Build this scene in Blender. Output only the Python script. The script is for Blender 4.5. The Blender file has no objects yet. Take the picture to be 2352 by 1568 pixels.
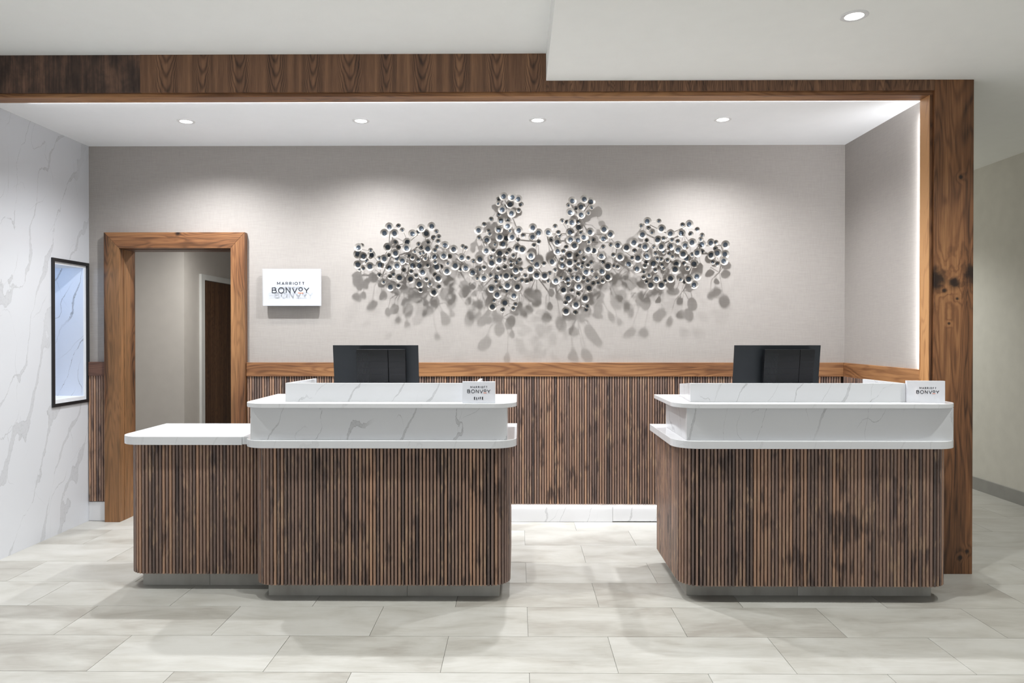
import bpy, bmesh, math, random
from mathutils import Vector, Matrix
random.seed(11)
PI = math.pi
SC = bpy.context.scene
COL = SC.collection

# ------------------------------------------------------------------ camera
F_PX, W_PX = 1650.0, 2352.0
cam_d = bpy.data.cameras.new('camera')
cam_d.sensor_width = 36.0
cam_d.lens = F_PX / W_PX * 36.0
cam_d.shift_y = -9.1 / W_PX
cam_d.clip_start = 0.05
cam = bpy.data.objects.new('camera', cam_d)
COL.objects.link(cam)
cam.location = (0, 0, 1.47)
cam.rotation_euler = (PI / 2 - 0.006, 0, 14 / 1650.0)
SC.camera = cam

# ------------------------------------------------------------------ exposure, world, large lights
SC.view_settings.view_transform = 'Standard'
SC.view_settings.look = 'None'
SC.view_settings.gamma = 1.0
SC.view_settings.use_curve_mapping = False
SC.view_settings.exposure = 0.0
wd = bpy.data.worlds.new('lobby_light')
SC.world = wd
wd.use_nodes = True
bg = wd.node_tree.nodes['Background']
bg.inputs[0].default_value = (0.96, 0.985, 1.0, 1)
bg.inputs[1].default_value = 0.60
NICHE_W, LOBBY_W, LED_W = 188.0, 118.0, 2.8
BOUNCE_W = 225.0
NICHE_C, LOBBY_C, LED_C = (0.965, 0.98, 1.0), (0.985, 1.0, 0.965), (0.97, 0.98, 1.0)


def area_strip(name, loc, rot, sx, sy, w, col, spread=PI):
    d = bpy.data.lights.new(name, 'AREA')
    d.shape = 'RECTANGLE'
    d.size, d.size_y = sx, sy
    d.energy, d.color, d.spread = w, col, spread
    o = bpy.data.objects.new(name, d)
    COL.objects.link(o)
    o.location, o.rotation_euler = loc, rot
    return o


area_strip('cove_light', (-0.32, 4.535, 2.930), (PI / 2, 0, 0), 5.60, 0.004, LED_W, LED_C)
area_strip('cove_light', (2.527, 4.530, 1.90), (PI / 2, 0, 0), 0.006, 1.9, 9.0, LED_C)
area_strip('plinth_light', (0.2, 5.588, 0.136), (0, 0, 0), 4.6, 0.006, 3.5, LED_C)

# ------------------------------------------------------------------ helpers: objects
def tag(o, label=None, cat=None, group=None, kind=None):
    if label: o['label'] = label
    if cat: o['category'] = cat
    if group: o['group'] = group
    if kind: o['kind'] = kind
    return o


def thing(name, loc, label=None, cat=None, group=None, kind=None, rz=0.0):
    o = bpy.data.objects.new(name, None)
    o.empty_display_size = 0.1
    COL.objects.link(o)
    o.location = loc
    o.rotation_euler = (0, 0, rz)
    return tag(o, label, cat, group, kind)


def origin(o):
    v = Vector((0, 0, 0))
    while o is not None:
        v += o.location
        o = o.parent
    return v


class MB:
    """collects shapes, links them as one mesh object"""
    def __init__(s):
        s.v, s.f = [], []

    def add(s, vs, fs):
        n = len(s.v)
        s.v += [tuple(p) for p in vs]
        s.f += [tuple(i + n for i in f) for f in fs]
        return s

    def box(s, x0, x1, y0, y1, z0, z1):
        return s.add([(x0, y0, z0), (x1, y0, z0), (x1, y1, z0), (x0, y1, z0),
                      (x0, y0, z1), (x1, y0, z1), (x1, y1, z1), (x0, y1, z1)],
                     [(3, 2, 1, 0), (4, 5, 6, 7), (0, 1, 5, 4), (1, 2, 6, 5), (2, 3, 7, 6), (3, 0, 4, 7)])

    def prism(s, poly, a, b, ax='z'):
        """extrude a counter-clockwise 2-D polygon along an axis (z: xy, y: xz, x: yz)"""
        def P(u, w, t):
            return {'z': (u, w, t), 'y': (u, t, w), 'x': (t, u, w)}[ax]
        n = len(poly)
        vs = [P(u, w, a) for u, w in poly] + [P(u, w, b) for u, w in poly]
        fs = [tuple(range(n))[::-1], tuple(range(n, 2 * n))]
        fs += [(i, (i + 1) % n, (i + 1) % n + n, i + n) for i in range(n)]
        if ax == 'y':
            fs = [f[::-1] for f in fs]
        return s.add(vs, fs)

    def tube(s, p0, p1, r0, r1=None, n=6):
        r1 = r0 if r1 is None else r1
        p0, p1 = Vector(p0), Vector(p1)
        d = (p1 - p0)
        if d.length < 1e-6: return s
        d.normalize()
        a = d.orthogonal().normalized()
        b = d.cross(a)
        vs = []
        for p, r in ((p0, r0), (p1, r1)):
            vs += [p + (a * math.cos(2 * PI * k / n) + b * math.sin(2 * PI * k / n)) * r for k in range(n)]
        fs = [(k, (k + 1) % n, (k + 1) % n + n, k + n) for k in range(n)]
        fs += [tuple(range(n))[::-1], tuple(range(n, 2 * n))]
        return s.add(vs, fs)

    def lathe(s, prof, c=(0, 0, 0), ax='z', n=24):
        """profile of (radius, height); ends with radius 0 close the shape"""
        cx, cy, cz = c
        vs, rings = [], []
        for r, h in prof:
            if r < 1e-6:
                rings.append([len(vs)]); vs.append((0, 0, h))
            else:
                rings.append(list(range(len(vs), len(vs) + n)))
                vs += [(r * math.cos(2 * PI * k / n), r * math.sin(2 * PI * k / n), h) for k in range(n)]
        fs = []
        for A, B in zip(rings, rings[1:]):
            for k in range(n):
                a0, a1 = A[k % len(A)], A[(k + 1) % len(A)]
                b0, b1 = B[k % len(B)], B[(k + 1) % len(B)]
                f = [a0, a1, b1, b0]
                g = []
                for i in f:
                    if i not in g: g.append(i)
                if len(g) > 2: fs.append(tuple(g))
        if ax == 'y':       # height points towards -Y (out of a wall, towards the lobby)
            vs = [(x, -h, y) for x, y, h in vs]
        return s.add([(x + cx, y + cy, z + cz) for x, y, z in vs], fs)

    def mesh(s, name, m, org=(0, 0, 0), smooth=False):
        me = bpy.data.meshes.new(name)
        ox, oy, oz = org
        me.from_pydata([(x - ox, y - oy, z - oz) for x, y, z in s.v], [], s.f)
        me.update()
        if m: me.materials.append(m)
        if smooth:
            for p in me.polygons: p.use_smooth = True
        return me

    def build(s, name, m, parent=None, bevel=0.0, smooth=False, at=None, seg=2, fix=False):
        """vertices are given in world metres; the object's origin is its parent's (or `at`)"""
        po = origin(parent)
        org = Vector(at) if at is not None else po
        me = s.mesh(name, m, org, smooth)
        if fix:
            bm = bmesh.new(); bm.from_mesh(me)
            bmesh.ops.recalc_face_normals(bm, faces=bm.faces)
            bm.to_mesh(me); bm.free()
        o = bpy.data.objects.new(name, me)
        COL.objects.link(o)
        o.parent = parent
        o.location = org - po
        if bevel:
            b = o.modifiers.new('bevel', 'BEVEL')
            b.width, b.segments, b.limit_method, b.angle_limit = bevel, seg, 'ANGLE', 0.7
            b.harden_normals = False
        return o


def inst(name, me, parent, loc, rot=(0, 0, 0)):
    """an object of its own that shares mesh data; loc in world metres"""
    o = bpy.data.objects.new(name, me)
    COL.objects.link(o)
    o.parent = parent
    o.location = Vector(loc) - origin(parent)
    o.rotation_euler = rot
    return o


def struct(mb, name, m, label, cat, bevel=0.0):
    o = mb.build(name, m, None, bevel)
    return tag(o, label, cat, kind='structure')


# ------------------------------------------------------------------ helpers: materials
class NT:
    def __init__(s, name):
        s.m = bpy.data.materials.new(name)
        s.m.use_nodes = True
        s.t = s.m.node_tree
        s.b = s.t.nodes['Principled BSDF']

    def n(s, kind, **kw):
        o = s.t.nodes.new('ShaderNode' + kind)
        for k, v in kw.items(): setattr(o, k, v)
        return o

    def l(s, a, b): s.t.links.new(a, b)

    def put(s, sock, v):
        if isinstance(v, bpy.types.NodeSocket): s.l(v, sock)
        elif v is not None: sock.default_value = v

    def math(s, op, a, b=None, c=None, clamp=False):
        o = s.n('Math', operation=op, use_clamp=clamp)
        for i, v in enumerate((a, b, c)):
            if v is not None: s.put(o.inputs[i], v)
        return o.outputs[0]

    def vmath(s, op, a, b=None):
        o = s.n('VectorMath', operation=op)
        s.put(o.inputs[0], a)
        if b is not None: s.put(o.inputs[1], b)
        return o.outputs[0]

    def sep(s, v):
        o = s.n('SeparateXYZ'); s.l(v, o.inputs[0]); return o.outputs

    def comb(s, x, y, z):
        o = s.n('CombineXYZ')
        for i, v in enumerate((x, y, z)): s.put(o.inputs[i], v)
        return o.outputs[0]

    def obj(s): return s.n('TexCoord').outputs['Object']

    def rnd(s): return s.n('ObjectInfo').outputs['Random']

    def map(s, v, scale=(1, 1, 1), rot=(0, 0, 0), loc=(0, 0, 0)):
        o = s.n('Mapping')
        s.l(v, o.inputs['Vector'])
        o.inputs['Scale'].default_value = scale
        o.inputs['Rotation'].default_value = rot
        o.inputs['Location'].default_value = loc
        return o.outputs[0]

    def noise(s, v, scale, detail=3.0, rough=0.5, dist=0.0):
        o = s.n('TexNoise')
        s.l(v, o.inputs['Vector'])
        o.inputs['Scale'].default_value = scale
        o.inputs['Detail'].default_value = detail
        o.inputs['Roughness'].default_value = rough
        o.inputs['Distortion'].default_value = dist
        return o.outputs['Fac']

    def ramp(s, fac, stops, interp='LINEAR'):
        o = s.n('ValToRGB')
        s.put(o.inputs[0], fac)
        r = o.color_ramp
        r.interpolation = interp
        while len(r.elements) < len(stops): r.elements.new(0.5)
        for e, (p, c) in zip(r.elements, stops):
            e.position = p
            e.color = (c[0], c[1], c[2], 1) if len(c) == 3 else c
        return o.outputs[0]

    def mix(s, fac, a, b, mode='MIX'):
        o = s.n('Mix', data_type='RGBA', blend_type=mode)
        s.put(o.inputs[0], fac)
        for i, v in ((6, a), (7, b)):
            if isinstance(v, tuple): v = (v[0], v[1], v[2], 1)
            s.put(o.inputs[i], v)
        return o.outputs[2]

    def smooth(s, v, lo, hi, a=0.0, b=1.0):
        o = s.n('MapRange', interpolation_type='SMOOTHSTEP')
        s.put(o.inputs[0], v)
        for i, x in zip((1, 2, 3, 4), (lo, hi, a, b)): o.inputs[i].default_value = x
        return o.outputs[0]

    def bump(s, h, strength=0.2, dist=0.002):
        o = s.n('Bump')
        o.inputs['Strength'].default_value = strength
        o.inputs['Distance'].default_value = dist
        s.put(o.inputs['Height'], h)
        s.l(o.outputs[0], s.b.inputs['Normal'])

    def done(s, col=None, rough=0.5, metal=0.0, spec=0.5, emit=None, es=0.0):
        if isinstance(col, tuple): col = (col[0], col[1], col[2], 1)
        if col is not None: s.put(s.b.inputs['Base Color'], col)
        s.put(s.b.inputs['Roughness'], rough)
        s.b.inputs['Metallic'].default_value = metal
        s.b.inputs['Specular IOR Level'].default_value = spec
        if emit:
            s.b.inputs['Emission Color'].default_value = (*emit, 1)
            s.b.inputs['Emission Strength'].default_value = es
        return s.m


def plain(name, col, rough=0.5, metal=0.0, spec=0.5, var=0.03, emit=None, es=0.0):
    """paint, metal or plastic with a faint mottled variation"""
    t = NT(name)
    n = t.noise(t.obj(), 9.0, 3)
    lo = tuple(c * (1 - var) for c in col)
    hi = tuple(min(1, c * (1 + var)) for c in col)
    return t.done(t.ramp(n, [(0.3, lo), (0.7, hi)]), rough, metal, spec, emit, es)


def quartz(name, scale=1.0, seed=0.0, base=(0.665, 0.672, 0.695), vein=(0.32, 0.32, 0.335), rough=0.16, amount=1.0, period=0.30, wmax=0.0165, cover=0.36):
    """white engineered marble: long soft grey veins running steeply, with hairlines between them"""
    t = NT(name)
    r = t.math('MULTIPLY', t.rnd(), 3.7)
    o = t.vmath('ADD', t.obj(), t.comb(r, 0.0, r))
    p = t.map(o, (1, 1, 1), (0, 0, 0), (seed, seed * 1.7, seed * 0.6))
    x, y, z = t.sep(p)
    k = 1.0 / scale

    def family(slope, per, off, a1, a2):
        s0 = t.math('SUBTRACT', t.math('ADD', x, y), t.math('MULTIPLY', z, slope))
        q = t.map(p, (1, 1, 0.55), (0, 0, 0), (off, off * 2.3, off * 0.7))
        w = t.math('ADD', t.math('MULTIPLY', t.math('SUBTRACT', t.noise(q, 2.6 * scale, 2), 0.5), a1 * k),
                   t.math('MULTIPLY', t.math('SUBTRACT', t.noise(q, 13 * scale, 4, 0.6), 0.5), a2 * k))
        u = t.math('ADD', t.math('DIVIDE', t.math('ADD', s0, w), per * k), off)
        return t.math('MULTIPLY', t.math('ABSOLUTE', t.math('SUBTRACT', t.math('FRACT', u), 0.5)), per * k), q

    c1, q1 = family(0.45, period, 0.0, 0.62, 0.085)
    wd = t.smooth(t.noise(q1, 3.2 * scale, 2), 0.40, 0.72, 0.0022 * k, wmax * k)
    wd = t.math('ADD', wd, t.math('MULTIPLY', t.math('SUBTRACT', t.noise(p, 45 * scale, 2), 0.5), 0.006 * k))
    d = t.math('SUBTRACT', wd, c1)
    band = t.smooth(d, 0.0, 0.003 * k)
    edge = t.math('MULTIPLY', band, t.smooth(d, 0.0015 * k, 0.005 * k, 1, 0))
    speck = t.smooth(t.noise(p, 60 * scale, 3), 0.45, 0.7)
    m1 = t.smooth(t.noise(t.map(p, (1, 1, 0.4)), 2.1 * scale, 2), cover, cover + 0.14)
    v1 = t.math('MULTIPLY', t.math('ADD', t.math('MULTIPLY', band, t.math('ADD', 0.30, t.math('MULTIPLY', speck, 0.14))), t.math('MULTIPLY', edge, 0.38)), m1)
    c2, q2 = family(-0.12, period * 1.7, 3.4, 0.9, 0.06)
    m2 = t.smooth(t.noise(p, 2.6 * scale, 2, 0.5, 0.4), 0.48, 0.62)
    v2 = t.math('MULTIPLY', t.smooth(c2, 0.0, 0.0026 * k, 0.6, 0), m2)
    c3, q3 = family(0.9, period * 1.35, 7.7, 0.7, 0.06)
    m3 = t.smooth(t.noise(p, 2.2 * scale, 2, 0.5), 0.5, 0.62)
    v3 = t.math('MULTIPLY', t.smooth(c3, 0.0, 0.003 * k, 0.6, 0), m3)
    tot = t.math('MAXIMUM', v1, t.math('MAXIMUM', v2, v3))
    cloud = t.noise(p, 1.4 * scale, 3)
    b = t.ramp(cloud, [(0.3, tuple(c * 0.955 for c in base)), (0.7, base)])
    return t.done(t.mix(t.math('MULTIPLY', tot, amount, clamp=True), b, vein), rough)


def walnut(name, axis='z', dark=(0.045, 0.02, 0.010), mid=(0.20, 0.088, 0.038), light=(0.40, 0.20, 0.085), zoom=1.0, knots=(), sap=0.0, rough=0.42, bias=0.0):
    """walnut with flame grain along an axis; knots = (position, radius) in object metres"""
    t = NT(name)
    p = t.obj()
    r = t.rnd()
    po = t.vmath('ADD', p, t.comb(t.math('MULTIPLY', r, 7.3), t.math('MULTIPLY', r, 3.1), t.math('MULTIPLY', r, 5.7)))
    sc = {'x': (0.13, 1, 1), 'y': (1, 0.13, 1), 'z': (1, 1, 0.13)}[axis]
    fs = {'x': (0.03, 1, 1), 'y': (1, 0.03, 1), 'z': (1, 1, 0.03)}[axis]
    q = t.map(po, sc)
    base = t.noise(q, 7.0 * zoom, 2.0, 0.45, 0.5)
    dk = None
    for c, rad in knots:
        v = t.vmath('SUBTRACT', p, tuple(c))
        ln = t.n('VectorMath', operation='LENGTH'); t.l(v, ln.inputs[0])
        wob = t.math('ADD', ln.outputs['Value'], t.math('MULTIPLY', t.math('SUBTRACT', t.noise(po, 22, 3), 0.5), rad * 0.9))
        g = t.smooth(wob, rad * 0.1, rad * 2.6, 1, 0)
        base = t.math('ADD', base, t.math('MULTIPLY', g, 0.07))
        k = t.smooth(wob, rad * 0.25, rad * 0.95, 1, 0)
        dk = k if dk is None else t.math('MAXIMUM', dk, k)
    ring = t.math('ADD', t.math('MULTIPLY', t.math('SINE', t.math('MULTIPLY', base, 92.0)), 0.5), 0.5)
    ring = t.math('POWER', ring, 2.2)
    low = t.noise(t.map(po, sc, (0, 0, 0), (4, 2, 7)), 4.2 * zoom, 2)
    fib = t.noise(t.map(po, fs), 260.0, 2, 0.6)
    fac = t.math('ADD', t.math('MULTIPLY', low, 0.95), t.math('MULTIPLY', fib, 0.34))
    strk = t.noise(t.map(po, fs, (0, 0, 0), (3, 3, 3)), 48.0, 3, 0.65)
    fac = t.math('ADD', fac, t.math('MULTIPLY', t.math('SUBTRACT', strk, 0.5), 0.55))
    fac = t.math('SUBTRACT', fac, t.math('MULTIPLY', ring, 0.15))
    fac = t.math('ADD', fac, bias - 0.07)
    col = t.ramp(fac, [(0.18, dark), (0.50, mid), (0.80, light)])
    if sap:
        s_ = t.smooth(t.noise(t.map(po, sc, (0, 0, 0), (1, 9, 3)), 3.0, 1), 0.56, 0.62)
        col = t.mix(t.math('MULTIPLY', s_, sap), col, (0.50, 0.28, 0.12))
    if dk is not None:
        col = t.mix(t.math('MULTIPLY', dk, 0.93), col, (0.010, 0.006, 0.005))
    t.bump(fib, 0.12, 0.001)
    return t.done(col, rough, 0, 0.4)


def slat_wood(name, gain=1.0):
    """dark stained thin slats, each its own tone, with blackish and tan patches"""
    t = NT(name)
    p, r = t.obj(), t.rnd()
    po = t.vmath('ADD', p, t.comb(t.math('MULTIPLY', r, 31.0), t.math('MULTIPLY', r, 17.0), t.math('MULTIPLY', r, 53.0)))
    geo = t.n('NewGeometry').outputs['Position']
    tone = t.ramp(t.math('FRACT', t.math('MULTIPLY', r, 91.7)), [(0.0, (0.10, 0.080, 0.075)), (0.2, (0.19, 0.145, 0.128)), (0.55, (0.275, 0.198, 0.163)), (0.85, (0.34, 0.232, 0.172)), (1.0, (0.48, 0.315, 0.215))])
    tone = t.mix(1.0, tone, (gain * 1.10, gain * 0.98, gain * 0.94), 'MULTIPLY')
    blot = t.noise(t.map(geo, (12.0, 12.0, 5.0)), 1.0, 3, 0.55, 0.4)
    own = t.noise(t.map(po, (60, 60, 8.5)), 1.0, 5, 0.66)
    tan = t.smooth(t.math('ADD', t.math('MULTIPLY', blot, 0.45), t.math('MULTIPLY', own, 0.7)), 0.60, 0.70)
    blk = t.smooth(t.math('ADD', t.math('MULTIPLY', t.noise(t.map(geo, (10.0, 10.0, 6.0), (0, 0, 0), (9, 4, 2)), 1.0, 3, 0.55), 0.5), t.math('MULTIPLY', t.noise(t.map(po, (30, 30, 5.0), (0, 0, 0), (5, 5, 5)), 1.0, 3), 0.65)), 0.60, 0.74)
    fib = t.noise(t.map(po, (300, 300, 9)), 1.0, 2, 0.6)
    col = t.mix(t.math('MULTIPLY', tan, 0.75), tone, (0.46 * gain, 0.305 * gain, 0.205 * gain))
    col = t.mix(t.math('MULTIPLY', blk, 0.78), col, (0.050 * gain, 0.036 * gain, 0.038 * gain))
    col = t.mix(t.math('MULTIPLY', t.smooth(fib, 0.35, 0.65, 0.5, 0.0), 0.6), col, (0.075, 0.055, 0.045))
    t.bump(fib, 0.25, 0.001)
    return t.done(col, 0.42, 0, 0.5)


def crotch_veneer(name, period=0.2255, shift=0.0, straight=False, dark=1.0):
    """book-matched veneer: a row of pointed cathedrals, or straight vertical grain"""
    t = NT(name)
    p = t.obj()
    x, y, z = t.sep(p)
    wob = t.noise(p, 5.0, 2)
    u = t.math('ADD', t.math('DIVIDE', x, period), t.math('ADD', shift, t.math('MULTIPLY', wob, 0.16)))
    c = t.math('MULTIPLY', t.math('SUBTRACT', t.math('FRACT', u), 0.5), period)
    if straight:
        fld = t.math('MULTIPLY', t.noise(t.map(p, (1, 1, 0.12)), 9.0, 3, 0.5, 0.2), 5.0)
    else:
        cell = t.math('FLOOR', u)
        k = t.math('ADD', 88.0, t.math('MULTIPLY', t.math('SINE', t.math('MULTIPLY', cell, 2.7)), 30.0))
        c = t.math('ADD', c, t.math('MULTIPLY', t.math('SUBTRACT', t.noise(p, 14.0, 2), 0.5), 0.02))
        fld = t.math('SUBTRACT', t.math('ADD', z, t.math('MULTIPLY', t.math('SINE', t.math('MULTIPLY', cell, 5.1)), 0.06)), t.math('MULTIPLY', t.math('MULTIPLY', c, c), k))
        fld = t.math('ADD', fld, t.math('MULTIPLY', t.noise(t.map(p, (4, 4, 1)), 5.0, 2), 0.05))
        fld = t.math('MULTIPLY', fld, 4.6)
    ring = t.math('POWER', t.math('ADD', t.math('MULTIPLY', t.math('SINE', t.math('MULTIPLY', fld, 15.0 if not straight else 36.0)), 0.5), 0.5), 2.5)
    if not straight:
        ring = t.math('MULTIPLY', ring, t.smooth(t.math('ABSOLUTE', c), 0.052, 0.078, 1.25, 0.0))
    fib = t.noise(t.map(p, (330, 330, 8)), 1.0, 2, 0.6)
    str_ = t.noise(t.map(p, (26, 26, 0.9)), 1.0, 2)
    fac = t.math('ADD', t.math('MULTIPLY', str_, 0.75), t.math('MULTIPLY', fib, 0.4))
    fac = t.math('SUBTRACT', fac, t.math('MULTIPLY', ring, 0.20))
    k = dark
    col = t.ramp(fac, [(0.22, (0.042 * k, 0.021 * k, 0.013 * k)), (0.52, (0.165 * k, 0.083 * k, 0.047 * k)), (0.8, (0.33 * k, 0.175 * k, 0.09 * k))])
    return t.done(col, 0.45, 0, 0.35)


def stained_veneer(name):
    """the darker, blotchy stained panel at the beam's left end"""
    t = NT(name)
    p = t.obj()
    b = t.noise(t.map(p, (9, 9, 5.0)), 1.0, 4, 0.6, 0.3)
    s_ = t.noise(t.map(p, (60, 60, 2.5)), 1.0, 3, 0.6)
    f = t.noise(t.map(p, (320, 320, 10)), 1.0, 2)
    fac = t.math('ADD', t.math('ADD', t.math('MULTIPLY', b, 0.55), t.math('MULTIPLY', s_, 0.35)), t.math('MULTIPLY', f, 0.15))
    return t.done(t.ramp(fac, [(0.36, (0.020, 0.013, 0.011)), (0.52, (0.075, 0.045, 0.034)), (0.68, (0.21, 0.115, 0.075))]), 0.5, 0, 0.35)


def tile_stone(name):
    """pale porcelain with brushed cloudy streaks, every tile offset at random"""
    t = NT(name)
    p, r = t.obj(), t.rnd()
    po = t.vmath('ADD', p, t.comb(t.math('MULTIPLY', r, 19.0), t.math('MULTIPLY', r, 23.0), 0.0))
    cl = t.noise(t.map(po, (2.2, 5.0, 1)), 1.0, 4, 0.6, 0.5)
    br = t.noise(t.map(po, (7, 75, 1)), 1.0, 5, 0.72)
    fi = t.noise(t.map(po, (14, 260, 1), (0, 0, 0.25)), 1.0, 2, 0.6)
    fac = t.math('ADD', t.math('ADD', t.math('MULTIPLY', cl, 0.62), t.math('MULTIPLY', br, 0.30)), t.math('MULTIPLY', fi, 0.10))
    fac = t.math('ADD', fac, t.math('MULTIPLY', t.math('SUBTRACT', r, 0.5), 0.14))
    col = t.ramp(fac, [(0.36, (0.305, 0.286, 0.256)), (0.50, (0.405, 0.394, 0.362)), (0.64, (0.475, 0.467, 0.44))])
    rg = t.smooth(br, 0.3, 0.7, 0.30, 0.46)
    t.bump(fi, 0.05, 0.001)
    return t.done(col, rg, 0, 0.5)


def linen(name, base=(0.368, 0.340, 0.318)):
    """woven vinyl wallcovering"""
    t = NT(name)
    p = t.obj()
    a = t.noise(t.map(p, (420, 420, 14)), 1.0, 2, 0.6)
    b = t.noise(t.map(p, (14, 14, 420)), 1.0, 2, 0.6)
    c = t.noise(p, 1.3, 2)
    f = t.math('ADD', t.math('ADD', t.math('MULTIPLY', a, 0.42), t.math('MULTIPLY', b, 0.42)), t.math('MULTIPLY', c, 0.16))
    k = 1.0
    col = t.ramp(f, [(0.36, tuple(x * 0.91 for x in base)), (0.64, tuple(min(1, x * 1.09) for x in base))])
    t.bump(f, 0.25, 0.001)
    return t.done(col, 0.62, 0, 0.35)


def brushed(name, col, rough, metal=1.0):
    t = NT(name)
    p, r = t.obj(), t.rnd()
    n = t.noise(t.vmath('ADD', p, t.comb(t.math('MULTIPLY', r, 9.0), 0.0, t.math('MULTIPLY', r, 4.0))), 60, 2)
    k = t.math('ADD', 0.82, t.math('MULTIPLY', r, 0.3))
    c = t.mix(1.0, t.ramp(n, [(0.3, tuple(x * 0.9 for x in col)), (0.7, col)]), t.comb(k, k, k), 'MULTIPLY')
    return t.done(c, rough, metal)


def acrylic(name, clear, col=(0.9, 0.92, 0.95), rough=0.08):
    """clear or frosted sheet: light passes straight through, the surface still shines"""
    t = NT(name)
    tr = t.n('BsdfTransparent')
    tr.inputs[0].default_value = (0.97, 0.98, 0.99, 1)
    mx = t.n('MixShader')
    mx.inputs[0].default_value = clear
    t.done(col, rough)
    nz = t.noise(t.obj(), 4.0, 2)
    t.l(t.ramp(nz, [(0.3, tuple(c * 0.98 for c in col)), (0.7, col)]), t.b.inputs['Base Color'])
    out = t.t.nodes['Material Output']
    t.l(t.b.outputs[0], mx.inputs[1]); t.l(tr.outputs[0], mx.inputs[2]); t.l(mx.outputs[0], out.inputs['Surface'])
    return t.m


M = {}
M['ceiling'] = plain('ceiling_paint', (0.925, 0.94, 0.965), 0.75, var=0.008)
M['lobby_ceiling'] = plain('lobby_ceiling_paint', (0.92, 0.93, 0.91), 0.75, var=0.008)
M['wallpaper'] = linen('linen_wallcovering')
M['side_paint'] = plain('corridor_paint', (0.63, 0.61, 0.56), 0.7, var=0.03)
M['room_paint'] = plain('back_room_paint', (0.60, 0.57, 0.535), 0.7, var=0.02)
M['marble_wall'] = quartz('marble_wall', 0.9, 2.0, amount=0.9, period=0.235, wmax=0.034, cover=0.33, base=(0.64, 0.655, 0.69), vein=(0.34, 0.345, 0.36), rough=0.2)
M['quartz'] = quartz('quartz_counter', 1.25, 5.0, amount=1.2, cover=0.31)
M['quartz_low'] = quartz('quartz_slab', 1.3, 8.0, amount=0.4)
M['base_marble'] = quartz('marble_baseboard', 1.3, 3.0, base=(0.74, 0.74, 0.76), rough=0.25)
M['tile'] = tile_stone('floor_porcelain')
M['plinth'] = tile_stone('plinth_porcelain')
M['grout'] = plain('grout', (0.30, 0.29, 0.27), 0.9)
M['slat'] = slat_wood('stained_slat', 0.93)
M['slat_back'] = plain('slat_backing', (0.006, 0.005, 0.0045), 0.9, spec=0.1)
M['slat_back_wall'] = plain('wall_slat_backing', (0.026, 0.014, 0.010), 0.9, spec=0.2)
M['walnut_x'] = walnut('walnut_rail', 'x', bias=0.10)
M['walnut_y'] = walnut('walnut_side_rail', 'y', bias=0.10)
M['walnut_z'] = walnut('walnut_jamb', 'z', sap=0.5, bias=0.20)
M['jamb_lit'] = walnut('lit_jamb_walnut', 'z', mid=(0.30, 0.13, 0.05), light=(0.55, 0.29, 0.12), sap=0.6, bias=0.22)  # light falling on the reveal is painted in as lighter, orange walnut
M['strip_dark'] = walnut('shaded_strip_walnut', 'z', bias=-0.14)  # liner front strip: its shade is put into a darker walnut
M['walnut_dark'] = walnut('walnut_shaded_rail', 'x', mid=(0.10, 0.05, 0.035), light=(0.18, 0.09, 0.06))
M['crotch'] = crotch_veneer('crotch_veneer')
M['straight'] = crotch_veneer('straight_veneer', straight=True, dark=0.9)
M['stained'] = stained_veneer('stained_veneer')
M['black'] = plain('black_frame', (0.010, 0.010, 0.012), 0.4)
M['monitor'] = plain('monitor_plastic', (0.012, 0.0155, 0.0195), 0.42, var=0.08)
M['monitor_box'] = plain('housing_plastic', (0.0035, 0.0042, 0.0055), 0.26, var=0.1)
M['screen'] = plain('screen_glass', (0.006, 0.006, 0.007), 0.08)
M['nickel'] = brushed('satin_nickel', (0.40, 0.372, 0.340), 0.5, 0.5)
M['gunmetal'] = brushed('blued_gunmetal', (0.042, 0.053, 0.068), 0.42, 0.5)
M['rod'] = brushed('nickel_rod', (0.50, 0.47, 0.44), 0.35)
M['white_metal'] = plain('white_trim', (0.78, 0.78, 0.79), 0.45)
M['lens'] = plain('lamp_lens', (1, 1, 1), 0.5, emit=(1, 0.99, 0.97), es=7.0)
M['sign_white'] = plain('sign_white', (0.58, 0.58, 0.61), 0.35, var=0.01)
M['ink'] = plain('sign_ink', (0.018, 0.02, 0.027), 0.5)
M['orange'] = plain('sign_orange', (0.78, 0.22, 0.10), 0.5)
M['clear'] = acrylic('clear_acrylic', 0.9)
M['frost'] = acrylic('frosted_acrylic', 0.22, (0.84, 0.85, 0.90), 0.2)
M['door_brown'] = crotch_veneer('brown_door_veneer', straight=True, dark=0.6)
M['door_white'] = plain('door_frame_paint', (0.72, 0.73, 0.72), 0.5)
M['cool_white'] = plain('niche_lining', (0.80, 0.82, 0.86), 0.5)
M['stone_base'] = plain('grey_base', (0.30, 0.295, 0.28), 0.5, var=0.06)

# ------------------------------------------------------------------ setting: floor and its tiles
XL, XR, YB = -3.365, 2.54, 5.61          # marble wall, niche side wall, back wall (finished faces)
ZC, ZL, ZS = 2.933, 3.178, 3.012          # niche ceiling, high lobby ceiling, lowered lobby ceiling
floor = struct(MB().box(-6, 7, -1, 10.2, -0.12, -0.004), 'floor', M['grout'], 'pale porcelain tiled floor in staggered rows', 'floor')
TL, TD, TX, TY = 0.7715, 0.3742, 0.0485, 3.101
tile_cache = {}


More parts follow.
